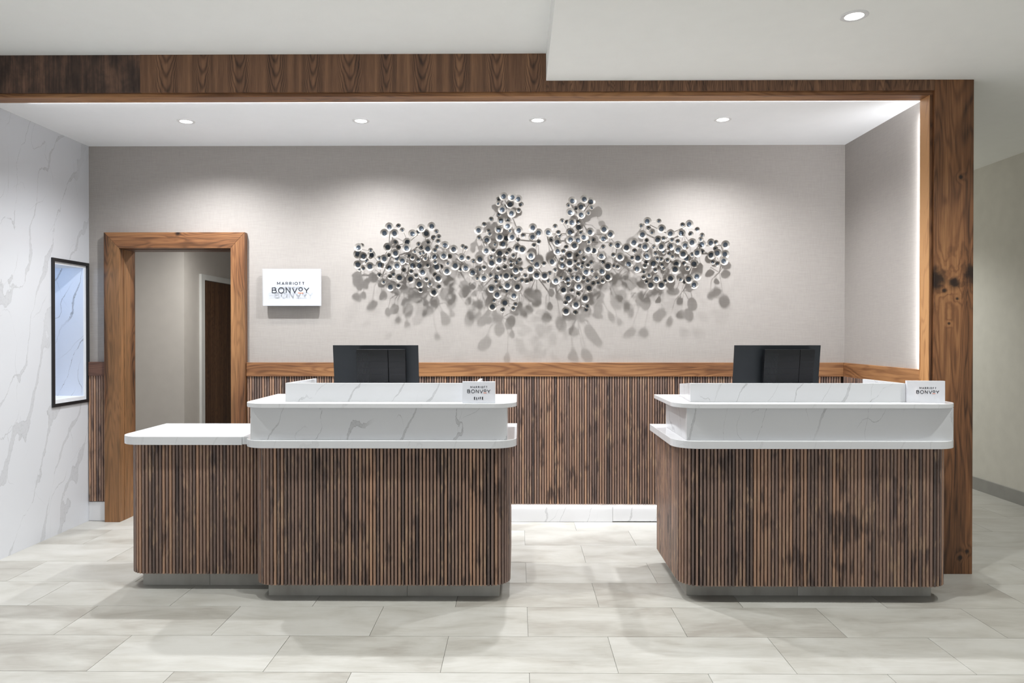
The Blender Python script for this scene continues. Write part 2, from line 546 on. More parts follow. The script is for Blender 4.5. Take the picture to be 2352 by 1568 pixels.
def lay(x0, x1, y0, y1):
    for k in range(int(math.floor((y0 - TY) / TD)) - 1, int(math.ceil((y1 - TY) / TD)) + 1):
        ya, yb = max(y0, TY + k * TD + 0.0011), min(y1, TY + (k + 1) * TD - 0.0011)
        if yb - ya < 0.01: continue
        off = TX + (TL / 2 if k % 2 == 0 else 0)
        for i in range(int(math.floor((x0 - off) / TL)) - 1, int(math.ceil((x1 - off) / TL)) + 1):
            xa, xb = max(x0, off + i * TL + 0.0011), min(x1, off + (i + 1) * TL - 0.0011)
            if xb - xa < 0.01: continue
            w, d = round(xb - xa, 4), round(yb - ya, 4)
            if (w, d) not in tile_cache:
                mb = MB()
                c = 0.0006
                mb.add([(-w / 2, -d / 2, -0.006), (w / 2, -d / 2, -0.006), (w / 2, d / 2, -0.006), (-w / 2, d / 2, -0.006),
                        (-w / 2, -d / 2, -c), (w / 2, -d / 2, -c), (w / 2, d / 2, -c), (-w / 2, d / 2, -c),
                        (-w / 2 + c, -d / 2 + c, 0), (w / 2 - c, -d / 2 + c, 0), (w / 2 - c, d / 2 - c, 0), (-w / 2 + c, d / 2 - c, 0)],
                       [(8, 9, 10, 11), (0, 1, 5, 4), (1, 2, 6, 5), (2, 3, 7, 6), (3, 0, 4, 7),
                        (4, 5, 9, 8), (5, 6, 10, 9), (6, 7, 11, 10), (7, 4, 8, 11)])
                tile_cache[(w, d)] = mb.mesh('tile', M['tile'])
            inst('tile', tile_cache[(w, d)], floor, ((xa + xb) / 2, (ya + yb) / 2, 0))


YJ = TY + 4 * TD
lay(XL, 4.31, TY - 5 * TD, YJ)
lay(XL, 2.60, YJ, 5.587)
lay(2.60, 4.31, YJ, 8.6)
lay(-3.10, -2.23, 5.587, 7.2)

# ------------------------------------------------------------------ setting: walls, ceilings
wl = MB()
wl.box(XL - 0.5, XL, 1.0, 5.172, -0.004, ZL + 0.02).box(XL - 0.5, XL, 5.572, 5.76, -0.004, ZC + 0.1)
wl.box(XL - 0.5, XL, 5.172, 5.572, -0.004, 0.957).box(XL - 0.5, XL, 5.172, 5.572, 1.993, ZC + 0.1)
struct(wl, 'wall_left', M['marble_wall'], 'white marble side wall with soft grey diagonal veins', 'wall')

wb = MB()
wb.box(XL, -3.105, YB, YB + 0.16, -0.004, ZC + 0.1).box(-2.225, 2.77, YB, YB + 0.16, -0.004, ZC + 0.1).box(-3.105, -2.225, YB, YB + 0.16, 2.135, ZC + 0.1)
wall_back = struct(wb, 'wall_back', M['wallpaper'], 'greige woven wallcovering wall above slatted wainscot behind the desks', 'wall')
wall_right = struct(MB().box(XR, 2.77, 4.53, YB, -0.004, ZC + 0.1), 'wall_right', M['wallpaper'], 'greige woven side wall of the desk niche beside the walnut pillar', 'wall')
struct(MB().box(4.31, 4.5, 0.5, 8.8, -0.004, ZS + 0.02), 'wall_side', M['side_paint'], 'plain painted corridor wall right of the walnut pillar', 'wall')
struct(MB().box(2.77, 4.31, 8.6, 8.8, -0.004, ZS + 0.02).box(2.77, 2.80, 5.77, 8.6, -0.004, ZS + 0.02), 'wall_end', M['side_paint'], 'far end of the corridor hidden behind the pillar', 'wall')
struct(MB().box(XL, 2.77, 4.50, YB + 0.16, ZC, ZC + 0.1), 'ceiling', M['ceiling'], 'white lowered ceiling of the desk niche with four downlights', 'ceiling')
struct(MB().box(-6, 0.171, -1, 4.6, ZL, ZL + 0.1), 'ceiling_lobby', M['lobby_ceiling'], 'higher flat white lobby ceiling on the left', 'ceiling')
struct(MB().box(0.171, 7, -1, 8.8, ZS, ZL + 0.1), 'ceiling_soffit', M['lobby_ceiling'], 'lower white lobby ceiling on the right with one downlight', 'ceiling')
struct(MB().box(4.297, 4.31, 0.5, 8.6, -0.002, 0.118), 'baseboard_right', M['stone_base'], 'flat grey baseboard along the corridor wall', 'baseboard', 0.002)

# marble baseboard under the wainscot, with its joint
bb = thing('baseboard_back', (0, YB, 0), 'white marble baseboard lit by a strip under the slats', 'baseboard', kind='structure')
MB().box(-2.118, 0.735, 5.590, YB, 0.0, 0.128).build('panel', M['base_marble'], bb, 0.001)
MB().box(0.737, XR, 5.590, YB, 0.006, 0.128).build('panel', M['base_marble'], bb, 0.001)
struct(MB().box(XL, -3.219, 5.594, YB, 0.0, 0.150), 'baseboard_left', M['base_marble'], 'short white marble baseboard between side wall and doorway', 'baseboard', 0.001)
struct(MB().box(XR - 0.018, XR, 4.53, 5.588, 0.0, 0.128), 'baseboard_side', M['base_marble'], 'white marble baseboard on the niche side wall', 'baseboard', 0.001)

# wainscot: backing boards and single slats
SP, SW, SD = 0.0195, 0.0138, 0.013


def slat_mesh(name, h, m=None, w=SW, d=SD):
    c = 0.0022
    mb = MB().prism([(-w / 2, 0), (-w / 2, -d + c), (-w / 2 + c, -d), (w / 2 - c, -d), (w / 2, -d + c), (w / 2, 0)], 0, h)
    return mb.mesh(name, m or M['slat'])


MB().box(-2.118, XR - 0.012, 5.598, YB, 0.140, 1.136).build('backing', M['slat_back_wall'], wall_back)
MB().box(XL + 0.002, -3.219, 5.598, YB, 0.156, 1.140).build('backing', M['slat_back_wall'], wall_back)
sm = slat_mesh('slat', 0.995)
n = int((XR - 0.03 + 2.108) / SP)
for i in range(n + 1):
    inst('slat', sm, wall_back, (-2.107 + i * SP, 5.598, 0.140))
sm = slat_mesh('slat', 0.982)
for i in range(7):
    inst('slat', sm, wall_back, (-3.351 + i * SP, 5.598, 0.156))
MB().box(XR - 0.012, XR, 4.53, 5.584, 0.140, 1.136).build('backing', M['slat_back_wall'], wall_right)
sm = slat_mesh('slat', 0.995)
for i in range(int(1.03 / SP)):
    inst('slat', sm, wall_right, (XR - 0.012, 5.572 - i * SP, 0.140), (0, 0, -PI / 2))

# chair rails
struct(MB().box(-2.119, XR - 0.022, 5.578, YB, 1.134, 1.242), 'trim_1', M['walnut_x'], 'walnut chair rail along the back wall', 'chair rail', 0.002)
struct(MB().box(XR - 0.022, XR, 4.531, YB, 1.134, 1.242), 'trim_2', M['walnut_y'], 'walnut chair rail on the niche side wall', 'chair rail', 0.002)
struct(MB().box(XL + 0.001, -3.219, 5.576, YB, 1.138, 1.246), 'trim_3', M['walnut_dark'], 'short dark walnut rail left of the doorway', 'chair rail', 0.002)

# ------------------------------------------------------------------ setting: walnut beam and pillar framing the niche
beam = thing('beam', (0, 4.40, 2.92), 'long walnut veneered beam across the front of the niche', 'beam', kind='structure')
fz = 2.948
MB().box(-5.0, -2.322, 4.402, 4.44, fz, ZL).build('fascia_panel', M['stained'], beam)['label'] = 'darker blotchy stained panel'
MB().box(-2.3205, 0.1695, 4.400, 4.44, fz, ZL).build('fascia_panel', M['crotch'], beam)
MB().box(0.1705, 2.534, 4.400, 4.44, fz, ZS).build('fascia_panel', M['straight'], beam)
MB().box(-5.0, 2.534, 4.418, 4.522, 2.924, fz).build('liner', M['walnut_x'], beam, 0.0015)
MB().box(-5.0, 2.534, 4.44, 4.50, fz, ZS).build('core', M['slat_back_wall'], beam)
M['pillar'] = walnut('pillar_walnut', 'z', zoom=0.8, sap=0.2, rough=0.42, bias=-0.16,
                     knots=[((-0.125, 0, 1.80), 0.115), ((0.125, 0, 1.83), 0.105), ((0.0, 0, 1.775), 0.055), ((-0.06, 0, 1.73), 0.022), ((0.02, 0, 1.68), 0.016), ((-0.03, 0, 1.53), 0.014),
                            ((0.085, 0, 0.14), 0.022), ((0.045, 0, 0.10), 0.018), ((0.04, 0, 2.42), 0.02)])
pillar = thing('pillar', (2.655, 4.40, 0), 'tall square walnut pillar with dark knots right of the niche', 'pillar', kind='structure')
MB().box(2.535, 2.772, 4.400, 4.53, 0, ZS).build('casing', M['pillar'], pillar, 0.002)
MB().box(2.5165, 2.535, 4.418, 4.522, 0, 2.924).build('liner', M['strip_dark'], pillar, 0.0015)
MB().box(2.513, 2.516, 4.420, 4.522, 0, 2.924).build('reveal', M['jamb_lit'], pillar)['label'] = 'walnut reveal strip painted lighter as if lit'

# ------------------------------------------------------------------ setting: doorway with walnut casing, small back room, brown door
d1 = thing('door_1', (-2.67, YB, 0), 'open doorway with mitred walnut casing at the left of the back wall', 'doorway', kind='structure')
yf, yw = 5.556, 5.625
M['casing_z'] = walnut('casing_walnut', 'z', sap=0.2, bias=-0.13)
M['casing_x'] = walnut('casing_head_walnut', 'x', bias=-0.07, knots=[((0.03, -0.05, 2.245), 0.035)])
e = 0.0006
MB().prism([(-3.218, 0), (-3.100, 0), (-3.100, 2.130 - e), (-3.218, 2.253 - e)], yf, yw, 'y').build('jamb', M['casing_z'], d1, 0.0012)
MB().prism([(-2.230, 0), (-2.120, 0), (-2.120, 2.253 - e), (-2.230, 2.130 - e)], yf, yw, 'y').build('jamb', M['casing_z'], d1, 0.0012)
MB().prism([(-3.218 + e, 2.253), (-3.100 + e, 2.130), (-2.230 - e, 2.130), (-2.120 - e, 2.253)], yf, yw, 'y').build('head', M['casing_x'], d1, 0.0012)
MB().box(-3.112, -3.097, yw, 5.785, 0, 2.14).build('lining', M['casing_z'], d1)
MB().box(-2.233, -2.218, yw, 5.785, 0, 2.14).build('lining', M['casing_z'], d1)
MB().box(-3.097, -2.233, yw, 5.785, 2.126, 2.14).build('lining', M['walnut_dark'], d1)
struct(MB().box(-4.5, -3.36, 7.2, 7.4, 0, 2.75).box(-3.56, -3.36, 7.4, 10.2, 0, 2.75), 'wall_passage', M['room_paint'], 'pale wall corner seen through the open doorway', 'wall')
struct(MB().box(-4.5, -4.4, 5.77, 7.2, 0, 2.75).box(-2.10, -2.0, 5.77, 10.2, 0, 2.75).box(-3.36, -2.1, 10.0, 10.2, 0, 2.75), 'wall_room', M['room_paint'], 'other walls of the small back room', 'wall')
struct(MB().box(-4.5, -2.0, 5.77, 10.2, 2.75, 2.85), 'ceiling_room', M['ceiling'], 'ceiling of the small back room', 'ceiling')
d2 = thing('door_2', (-3.36, 8.05, 0), 'dark brown flush door with white frame inside the back room', 'door', kind='structure')
MB().box(-3.36, -3.335, 7.545, 7.625, 0, 2.095).build('frame', M['door_white'], d2)
MB().box(-3.36, -3.335, 7.625, 8.60, 2.037, 2.095).build('frame', M['door_white'], d2)
MB().box(-3.36, -3.335, 8.52, 8.60, 0, 2.037).build('frame', M['door_white'], d2)
MB().box(-3.36, -3.345, 7.63, 8.515, 0.008, 2.032).build('slab', M['door_brown'], d2)
rl = bpy.data.lights.new('room_lamp', 'SPOT')
rl.energy, rl.spot_size, rl.spot_blend, rl.shadow_soft_size = 110, 2.7, 0.9, 0.10
rl.color = (1, 0.98, 0.94)
ro = bpy.data.objects.new('room_lamp', rl); COL.objects.link(ro)
ro.location = (-2.75, 6.55, 2.70)

# ------------------------------------------------------------------ niche let into the marble wall
nf = thing('display_niche', (XL, 5.37, 0.94), 'narrow black framed recess in the marble side wall, lit cool blue', 'display niche')
for nm, b in (('frame_bar', (5.150, 5.176, 0.934, 2.016)), ('frame_bar', (5.569, 5.593, 0.934, 2.016)),
              ('frame_bar', (5.176, 5.569, 0.934, 0.957)), ('frame_bar', (5.176, 5.569, 1.992, 2.016))):
    MB().box(XL, XL + 0.012, *b).build(nm, M['black'], nf, 0.001)
ln = MB()
ln.box(XL - 0.012, XL - 0.002, 5.176, 5.190, 0.957, 1.992).box(XL - 0.012, XL - 0.002, 5.550, 5.569, 0.957, 1.992)
ln.box(XL - 0.012, XL - 0.002, 5.190, 5.550, 0.957, 0.984).box(XL - 0.012, XL - 0.002, 5.190, 5.550, 1.975, 1.992)
ln.build('lining', M['cool_white'], nf)
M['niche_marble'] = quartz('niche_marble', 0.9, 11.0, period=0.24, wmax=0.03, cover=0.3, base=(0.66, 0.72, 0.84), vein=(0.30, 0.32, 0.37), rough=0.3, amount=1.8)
MB().box(-3.72, XL - 0.012, 5.551, 5.570, 0.984, 1.975).build('panel', M['niche_marble'], nf)
MB().box(-3.72, XL - 0.012, 5.174, 5.190, 0.984, 1.975).build('panel', M['cool_white'], nf)
MB().box(-3.74, -3.72, 5.174, 5.570, 0.962, 1.99).build('panel', M['cool_white'], nf)
MB().box(-3.72, XL - 0.012, 5.174, 5.570, 0.962, 0.984).build('panel', M['cool_white'], nf)
MB().box(-3.72, XL - 0.012, 5.174, 5.570, 1.975, 1.990).build('panel', M['cool_white'], nf)
area_strip('niche_light', (-3.55, 5.215, 1.972), (0.35, 0, 0), 0.28, 0.03, 0.75, (0.60, 0.77, 1.0))

# ------------------------------------------------------------------ downlights
def downlight(loc, r, ri, w, colr, label, group):
    t = thing('recessed_downlight', loc, label, 'downlight', group)
    x, y, z = loc
    MB().lathe([(ri, 0.0), (ri, -0.004), (r - 0.004, -0.0045), (r, -0.002), (r, 0.0)], loc, n=36).build('trim_ring', M['white_metal'], t, fix=True)
    MB().lathe([(0, -0.0032), (ri, -0.0026), (ri, -0.0004), (0, -0.0004)], loc, n=36).build('lens', M['lens'], t, fix=True)
    d = bpy.data.lights.new('downlight_beam', 'SPOT')
    d.energy, d.color = w, colr
    d.spot_size, d.spot_blend, d.shadow_soft_size = (1.35 if w == BOUNCE_W else 2.6 if w == NICHE_W else 2.2), 1.0, 0.028
    o = bpy.data.objects.new('downlight_beam', d)
    COL.objects.link(o)
    o.parent = t
    o.location = (0, 0, -0.012)
    return t


for (x, y), s in zip([(-2.293, 4.95), (-1.082, 4.945), (0.134, 4.94), (1.400, 4.935)],
                     ['first from the left, nearest the marble wall', 'second from the left, above the left desk',
                      'third from the left, above the gap between desks', 'fourth from the left, above the right desk']):
    downlight((x, y, ZC), 0.060, 0.041, NICHE_W, NICHE_C, 'round downlight in the niche ceiling, ' + s, 'downlights in the niche ceiling')
downlight((1.633, 3.514, ZS), 0.065, 0.044, LOBBY_W, LOBBY_C, 'single round downlight in the lower lobby ceiling at upper right', 'downlights in the lobby ceilings')
for x, s in ((-2.50, 'in front of the doorway'), (-1.12, 'in front of the left desk'), (-0.22, 'in front of the gap between desks')):
    downlight((x, 3.50, ZL), 0.065, 0.044, LOBBY_W, LOBBY_C, 'round downlight in the higher lobby ceiling, ' + s, 'downlights in the lobby ceilings')

for x, y, s in ((3.05, 3.50, 'right of the pillar'), (3.15, 7.3, 'in the corridor')):  # unseen lamps added to brighten the right soffit and the corridor
    downlight((x, y, ZS), 0.065, 0.044, LOBBY_W * (1.7 if y > 5 else 1.25), LOBBY_C, 'unseen downlight added to the lower lobby ceiling for more light, ' + s, 'downlights in the lobby ceilings')
for x, s in ((-2.50, 'left'), (-0.6, 'middle'), (1.3, 'right'), (3.05, 'corridor side')):  # added row out of view: lights the floor so it bounces onto the ceilings
    downlight((x, 0.90, ZL if x < 0.1 else ZS), 0.065, 0.044, BOUNCE_W, LOBBY_C, 'unseen downlight added above the open lobby floor for bounce light, ' + s + ' of its row', 'downlights in the lobby ceilings')

# ------------------------------------------------------------------ reception desks
def outline(x0, x1, yf, yb, r, left=True, right=True, n=10):
    """counter-clockwise seen from above: front corners rounded, back corners square"""
    p = []
    if left: p += [(x0 + r - r * math.cos(a), yf + r - r * math.sin(a)) for a in [PI / 2 * k / n for k in range(n + 1)]]
    else: p.append((x0, yf))
    if right: p += [(x1 - r + r * math.sin(a), yf + r - r * math.cos(a)) for a in [PI / 2 * k / n for k in range(n + 1)]]
    else: p.append((x1, yf))
    return p + [(x1, yb), (x0, yb)]


def walk(path, step, start=0.0):
    """points at equal steps along a polyline with the local direction"""
    out, d = [], start
    acc = 0.0
    for a, b in zip(path, path[1:]):
        a, b = Vector(a), Vector(b)
        L = (b - a).length
        while d <= acc + L + 1e-9:
            if L > 1e-9:
                t = (d - acc) / L
                out.append((a.lerp(b, t), math.atan2(b.y - a.y, b.x - a.x)))
            d += step
        acc += L
    return out


def slat_skin(t, x0, x1, yf, yb, r, z0, z1, left=True, right=True, ysl=None):
    """backing board and single slats; yf is the slat face"""
    g = SD
    # slats stand on the backing outline
    out = outline(x0 + (g if left else 0), x1 - (g if right else 0), yf + g, yb, r - g, left, right, 14)
    MB().prism(out, z0 + 0.001, z1).build('slat_backing', M['slat_back'], t)
    path = out[:-2]
    path = ([(x0 + g, ysl or yb)] if left else []) + path + ([(x1 - g, yb)] if right else [])
    sm = slat_mesh('slat', z1 - z0)
    for p, a in walk(path, SP, SP * 0.6):
        inst('slat', sm, t, (p.x, p.y, z0), (0, 0, a))


def plinth(t, x0, x1, yf, yb, z1, joint, left_side=True, right_side=True):
    g = 0.012
    MB().box(x0 + g, x1 - g, yf + g, yb, 0, z1).build('plinth', M['slat_back'], t)
    pl = t.children[-1] if False else [c for c in t.children if c.name.startswith('plinth')][-1]
    parts = [(x0, joint - 0.0008, yf, yf + g), (joint + 0.0008, x1, yf, yf + g)]
    if left_side: parts.append((x0, x0 + g, yf + g, yb))
    if right_side: parts.append((x1 - g, x1, yf + g, yb))
    for a, b, c, d in parts:
        MB().box(a, b, c, d, 0.0, z1).build('plinth_tile', M['plinth'], pl, 0.0008, at=((a + b) / 2, (c + d) / 2, 0))


def sheet(t, name, p0, p1, th, z0, z1a, z1b, m):
    """upright stone sheet from p0 to p1 whose top edge runs from z1a to z1b"""
    a, b = Vector(p0), Vector(p1)
    nn = Vector((-(b - a).y, (b - a).x)).normalized() * th
    q = [a, b, b + nn, a + nn]
    top = [z1a, z1b, z1b, z1a]
    mb = MB().add([(v.x, v.y, z0) for v in q] + [(v.x, v.y, z) for v, z in zip(q, top)],
                  [(3, 2, 1, 0), (4, 5, 6, 7), (0, 1, 5, 4), (1, 2, 6, 5), (2, 3, 7, 6), (3, 0, 4, 7)])
    return mb.build(name, m, t, 0.0012)


def desk(x0, x1, shelf_back, slab_back, slat, pl, riser, screen, label):
    t = thing('reception_desk', ((x0 + x1) / 2, 4.25, 0), label, 'desk', 'reception desks')
    yf, R = 3.885, 0.135
    plinth(t, *pl)
    slat_skin(t, slat[0], slat[1], 3.915, slab_back - 0.02, 0.12, 0.090, 0.845, ysl=slat[2])
    MB().prism(outline(x0, x1, yf, slab_back, R, n=14), 0.845, 0.8865).build('countertop', M['quartz_low'], t, 0.002)
    # riser: three upright stone sheets that carry the upper shelf
    a, b = riser
    sheet(t, 'riser_panel', (a, 3.920), (b, 3.920), 0.020, 0.8865, 1.064, 1.064, M['quartz'])
    sheet(t, 'riser_panel', (a + 0.020, 3.941), (a + 0.022, shelf_back - 0.01), 0.020, 0.8865, 1.064, 1.064, M['quartz'])
    sheet(t, 'riser_panel', (b, 3.941), (b - 0.002, shelf_back - 0.01), 0.020, 0.8865, 1.064, 1.064, M['quartz'])
    # upper shelf, open towards the staff side
    o = outline(x0 + 0.001, x1, yf, shelf_back, R, n=14)
    fx0, fy0, fx1, fy1, blx, bly, brx, bry, zl, zr = screen
    o = o[:-1] + [(brx - 0.03, shelf_back), (fx1 - 0.025, fy0 + 0.03), (fx0 + 0.025, fy0 + 0.03), (blx + 0.03, shelf_back)] + o[-1:]
    MB().prism(o, 1.064, 1.0885).build('upper_shelf', M['quartz_low'], t, 0.002)
    # privacy screen: front sheet and two returns
    sheet(t, 'screen_panel', (fx0, fy0), (fx1, fy1), 0.016, 1.0885, 1.192, 1.192, M['quartz'])
    sheet(t, 'screen_panel', (fx0 + 0.019, fy0 + 0.017), (blx + 0.019, bly), 0.018, 1.0885, 1.192, zl, M['quartz'])
    sheet(t, 'screen_panel', (fx1, fy1 + 0.017), (brx, bry), 0.018, 1.0885, 1.192, zr, M['quartz'])
    return t


left = desk(-1.515, -0.007, 4.51, 4.655, (-1.46, -0.043, 4.085), (-1.399, -0.104, 4.008, 4.56, 0.089, -0.62),
            (-1.467, -0.060), (-1.300, 4.0, -0.222, 4.0, -1.256, 4.40, -0.218, 4.405, 1.192, 1.192),
            'left reception desk in dark slats with white marble counters, holding the ELITE sign')
right = desk(0.848, 2.404, 4.49, 4.63, (0.888, 2.364, None), (0.944, 2.310, 4.030, 4.55, 0.089, 1.565),
             (0.919, 2.366), (0.957, 4.0, 2.148, 4.0, 0.987, 4.40, 2.112, 4.385, 1.162, 1.192),
             'right reception desk in dark slats with white marble counters, beside the walnut pillar')

side = thing('side_counter', (-1.88, 4.35, 0), 'lower narrow slatted counter with plain white top attached left of the left desk', 'counter')
plinth(side, -2.191, -1.405, 4.172, 4.58, 0.091, -1.80, True, False)
slat_skin(side, -2.252, -1.475, 4.090, 4.635, 0.12, 0.092, 0.836, True, False)
MB().prism(outline(-2.29, -1.566, 4.055, 4.655, 0.135, True, False, 14), 0.836, 0.8835).build('countertop', M['quartz_low'], side, 0.002)

# filler strip where the side counter meets the desk
MB().box(-1.564, -1.517, 4.056, 4.655, 0.840, 0.8835).build('counter_filler', M['quartz_low'], side, 0.0015)

# ------------------------------------------------------------------ monitors, seen from behind
def monitor(cx, cy, u0, u1, us, label):
    t = thing('monitor', (cx, cy, 0.8865), label, 'monitor', 'monitors behind the desk screens')
    tilt = math.radians(9.0)
    zt = 1.397
    H, Wd = 0.316, 0.523

    def P(u, v, w):         # across, down from the top edge, out of the back towards the lobby
        return (cx + u, cy - 0.02 - w * math.cos(tilt) + v * math.sin(tilt), zt - v * math.cos(tilt) - w * math.sin(tilt) * -1.0 * 0 - w * math.sin(tilt) * 0)

    def slab(u0, u1, v0, v1, w0, w1):
        mb = MB()
        c = [P(u, v, w) for v in (v1, v0) for w, u in ((w1, u0), (w1, u1), (w0, u1), (w0, u0))]
        return mb.add(c, [(3, 2, 1, 0), (4, 5, 6, 7), (0, 1, 5, 4), (1, 2, 6, 5), (2, 3, 7, 6), (3, 0, 4, 7)])

    slab(-Wd / 2, Wd / 2, 0, H, 0, 0.014).build('back_shell', M['monitor'], t, 0.002)
    slab(-Wd / 2 + 0.008, Wd / 2 - 0.008, 0.008, H - 0.014, -0.002, 0).build('screen', M['screen'], t)
    hs = slab(u0, us - 0.001, 0.024, 0.25, 0.030, 0.076).build('housing', M['monitor_box'], t, 0.003)
    hs2 = slab(us + 0.001, u1, 0.024, 0.25, 0.030, 0.074).build('housing', M['monitor_box'], t, 0.003)
    slab(u0 + 0.06, u1 - 0.06, 0.07, 0.20, 0.0135, 0.031).build('mount', M['monitor_box'], t)
    rb = MB()
    for k in range(1, 6):
        v = 0.024 + 0.0385 * k
        r = slab(u0 + 0.004, us - 0.004, v, v + 0.0012, 0.076, 0.0767)
        rb.add(r.v, r.f)
        r = slab(us + 0.004, u1 - 0.004, v, v + 0.0012, 0.074, 0.0747)
        rb.add(r.v, r.f)
    rb.build('rib', M['monitor'], hs)
    gv = MB()
    for k in range(12):
        u = u0 + 0.012 + k * 0.006
        r = slab(u, u + 0.0009, 0.045, 0.245, 0.076, 0.0764)
        gv.add(r.v, r.f)
    gv.build('vent_line', M['monitor'], hs)
    MB().box(cx - 0.03, cx + 0.03, cy + 0.035, cy + 0.053, 0.896, 1.20).build('neck', M['monitor'], t, 0.003)
    MB().box(cx - 0.11, cx + 0.11, cy - 0.06, cy + 0.13, 0.8870, 0.897).build('base', M['monitor'], t, 0.004)


monitor(-0.873, 4.42, -0.106, 0.190, 0.086, 'black monitor seen from behind over the left desk screen')
monitor(1.581, 4.42, -0.097, 0.205, 0.116, 'black monitor seen from behind over the right desk screen')

# ------------------------------------------------------------------ lettering: strokes drawn as thin raised shapes
def arc(cx, cz, r, a0, a1, n=14):
    return [(cx + r * math.cos(math.radians(a0 + (a1 - a0) * k / n)), cz + r * math.sin(math.radians(a0 + (a1 - a0) * k / n))) for k in range(n + 1)]


GL = {
    'M': (1.06, [[(0, 0), (0, 1), (0.53, 0.30), (1.06, 1), (1.06, 0)]]),
    'A': (0.94, [[(0, 0), (0.47, 1), (0.94, 0)], [(0.17, 0.30), (0.77, 0.30)]]),
    'R': (0.74, [[(0, 0), (0, 1), (0.42, 1)] + arc(0.42, 0.72, 0.28, 90, -90) + [(0, 0.44)], [(0.40, 0.44), (0.72, 0)]]),
    'I': (0.001, [[(0, 0), (0, 1)]]),
    'O': (1.0, [arc(0.5, 0.5, 0.5, 0, 360, 36)]),
    'T': (0.70, [[(0, 1), (0.70, 1)], [(0.35, 1), (0.35, 0)]]),
    'B': (0.80, [[(0, 0), (0, 1), (0.46, 1)] + arc(0.46, 0.77, 0.23, 90, -90) + [(0, 0.54)], [(0.46, 0.54), (0.52, 0.54)] + arc(0.52, 0.27, 0.27, 90, -90) + [(0, 0)]]),
    'N': (0.80, [[(0, 0), (0, 1), (0.80, 0), (0.80, 1)]]),
    'V': (0.92, [[(0, 1), (0.46, 0), (0.92, 1)]]),
    'Y': (0.90, [[(0, 1), (0.45, 0.44), (0.90, 1)], [(0.45, 0.44), (0.45, 0)]]),
    'E': (0.52, [[(0.52, 1), (0, 1), (0, 0), (0.52, 0)], [(0, 0.52), (0.44, 0.52)]]),
    'L': (0.50, [[(0, 1), (0, 0), (0.50, 0)]]),
}


def stroke(mb, pts, th, y0, y1, closed=False):
    """a polyline of even width with mitred corners, standing in the xz plane"""
    if (Vector(pts[0]) - Vector(pts[-1])).length < 1e-6 and len(pts) > 3:
        pts, closed = pts[:-1], True
    P = [Vector(p) for p in pts]
    n = len(P)
    L, Rr = [], []
    for i, p in enumerate(P):
        a = P[i - 1] if (closed or i > 0) else None
        b = P[(i + 1) % n] if (closed or i < n - 1) else None
        d0 = (p - a).normalized() if a is not None else (b - p).normalized()
        d1 = (b - p).normalized() if b is not None else d0
        m = (d0 + d1)
        m = m.normalized() if m.length > 1e-6 else d0
        nn = Vector((-m.y, m.x))
        k = max(0.35, abs(nn.dot(Vector((-d0.y, d0.x)))))
        off = nn * (th / 2 / k)
        L.append(p + off); Rr.append(p - off)
    vs, fs = [], []
    for y in (y0, y1):
        vs += [(q.x, y, q.y) for q in L] + [(q.x, y, q.y) for q in Rr]
    m = n if closed else n - 1
    for i in range(m):
        j = (i + 1) % n
        fs += [(i, j, n + j, n + i), (2 * n + i, 3 * n + i, 3 * n + j, 2 * n + j), (i, 2 * n + i, 2 * n + j, j), (n + i, n + j, 3 * n + j, 3 * n + i)]
    if not closed:
        fs += [(0, n, 3 * n, 2 * n), (n - 1, 3 * n - 1, 4 * n - 1, 2 * n - 1)]
    mb.add(vs, fs)


def glyphs(mb, spec, cap, th, y0, y1, X, Z):
    """spec: (letter, left edge, right edge, baseline, cap height) in drawing units"""
    for ch, a, b, base, h in spec:
        w, sts = GL[ch]
        for s in sts:
            k = (b - a - th) / w if w > 0.01 else 0
            pts = [(X(a + th / 2 + u * k), Z(base + th / 2 * (1 if v < 0.5 else 0) * 0 + v * h)) for u, v in s]
            stroke(mb, pts, th * S_[0], y0, y1)


S_ = [1.0]
# drawing units of the logo: origin at the middle of BONVOY's letters
MARRIOTT = [('M', -346, -262), ('A', -228, -152), ('R', -126, -63), ('R', -31, 32), ('I', 66, 80), ('O', 106, 190), ('T', 208, 266), ('T', 298, 358)]


def logo(parent, cx, cz, unit, y0, y1, rot=None, elite=False):
    """MARRIOTT over BONVOY with the small raised o and its orange bar"""
    S_[0] = unit
    X = lambda u: cx + u * unit
    Z = lambda v: cz + v * unit
    objs = []
    mb = MB(); glyphs(mb, [(c, a, b, 136 + 7, 64) for c, a, b in MARRIOTT], 64, 14, y0, y1, X, Z)
    objs.append(mb.build('lettering', M['ink'], parent, fix=True))
    mb = MB()
    glyphs(mb, [('B', -479, -350, -64, 128), ('O', -318, -158, -68, 136), ('N', -121, 0, -64, 128), ('V', 36, 182, -64, 128), ('Y', 342, 484, -64, 128)], 128, 23, y0, y1, X, Z)
    glyphs(mb, [('O', 206, 316, -16, 86)], 86, 21, y0, y1, X, Z)
    objs.append(mb.build('lettering', M['ink'], parent, fix=True))
    objs.append(MB().box(X(194), X(324), y0, y1, Z(-77), Z(-58)).build('underline', M['orange'], parent))
    if elite:
        mb = MB()
        glyphs(mb, [('E', -198, -133, -335, 90), ('L', -103, -44, -335, 90), ('I', -18, 12, -335, 90), ('T', 34, 106, -335, 90), ('E', 131, 196, -335, 90)], 90, 31, y0, y1, X, Z)
        objs.append(mb.build('lettering', M['ink'], parent, fix=True))
    return objs


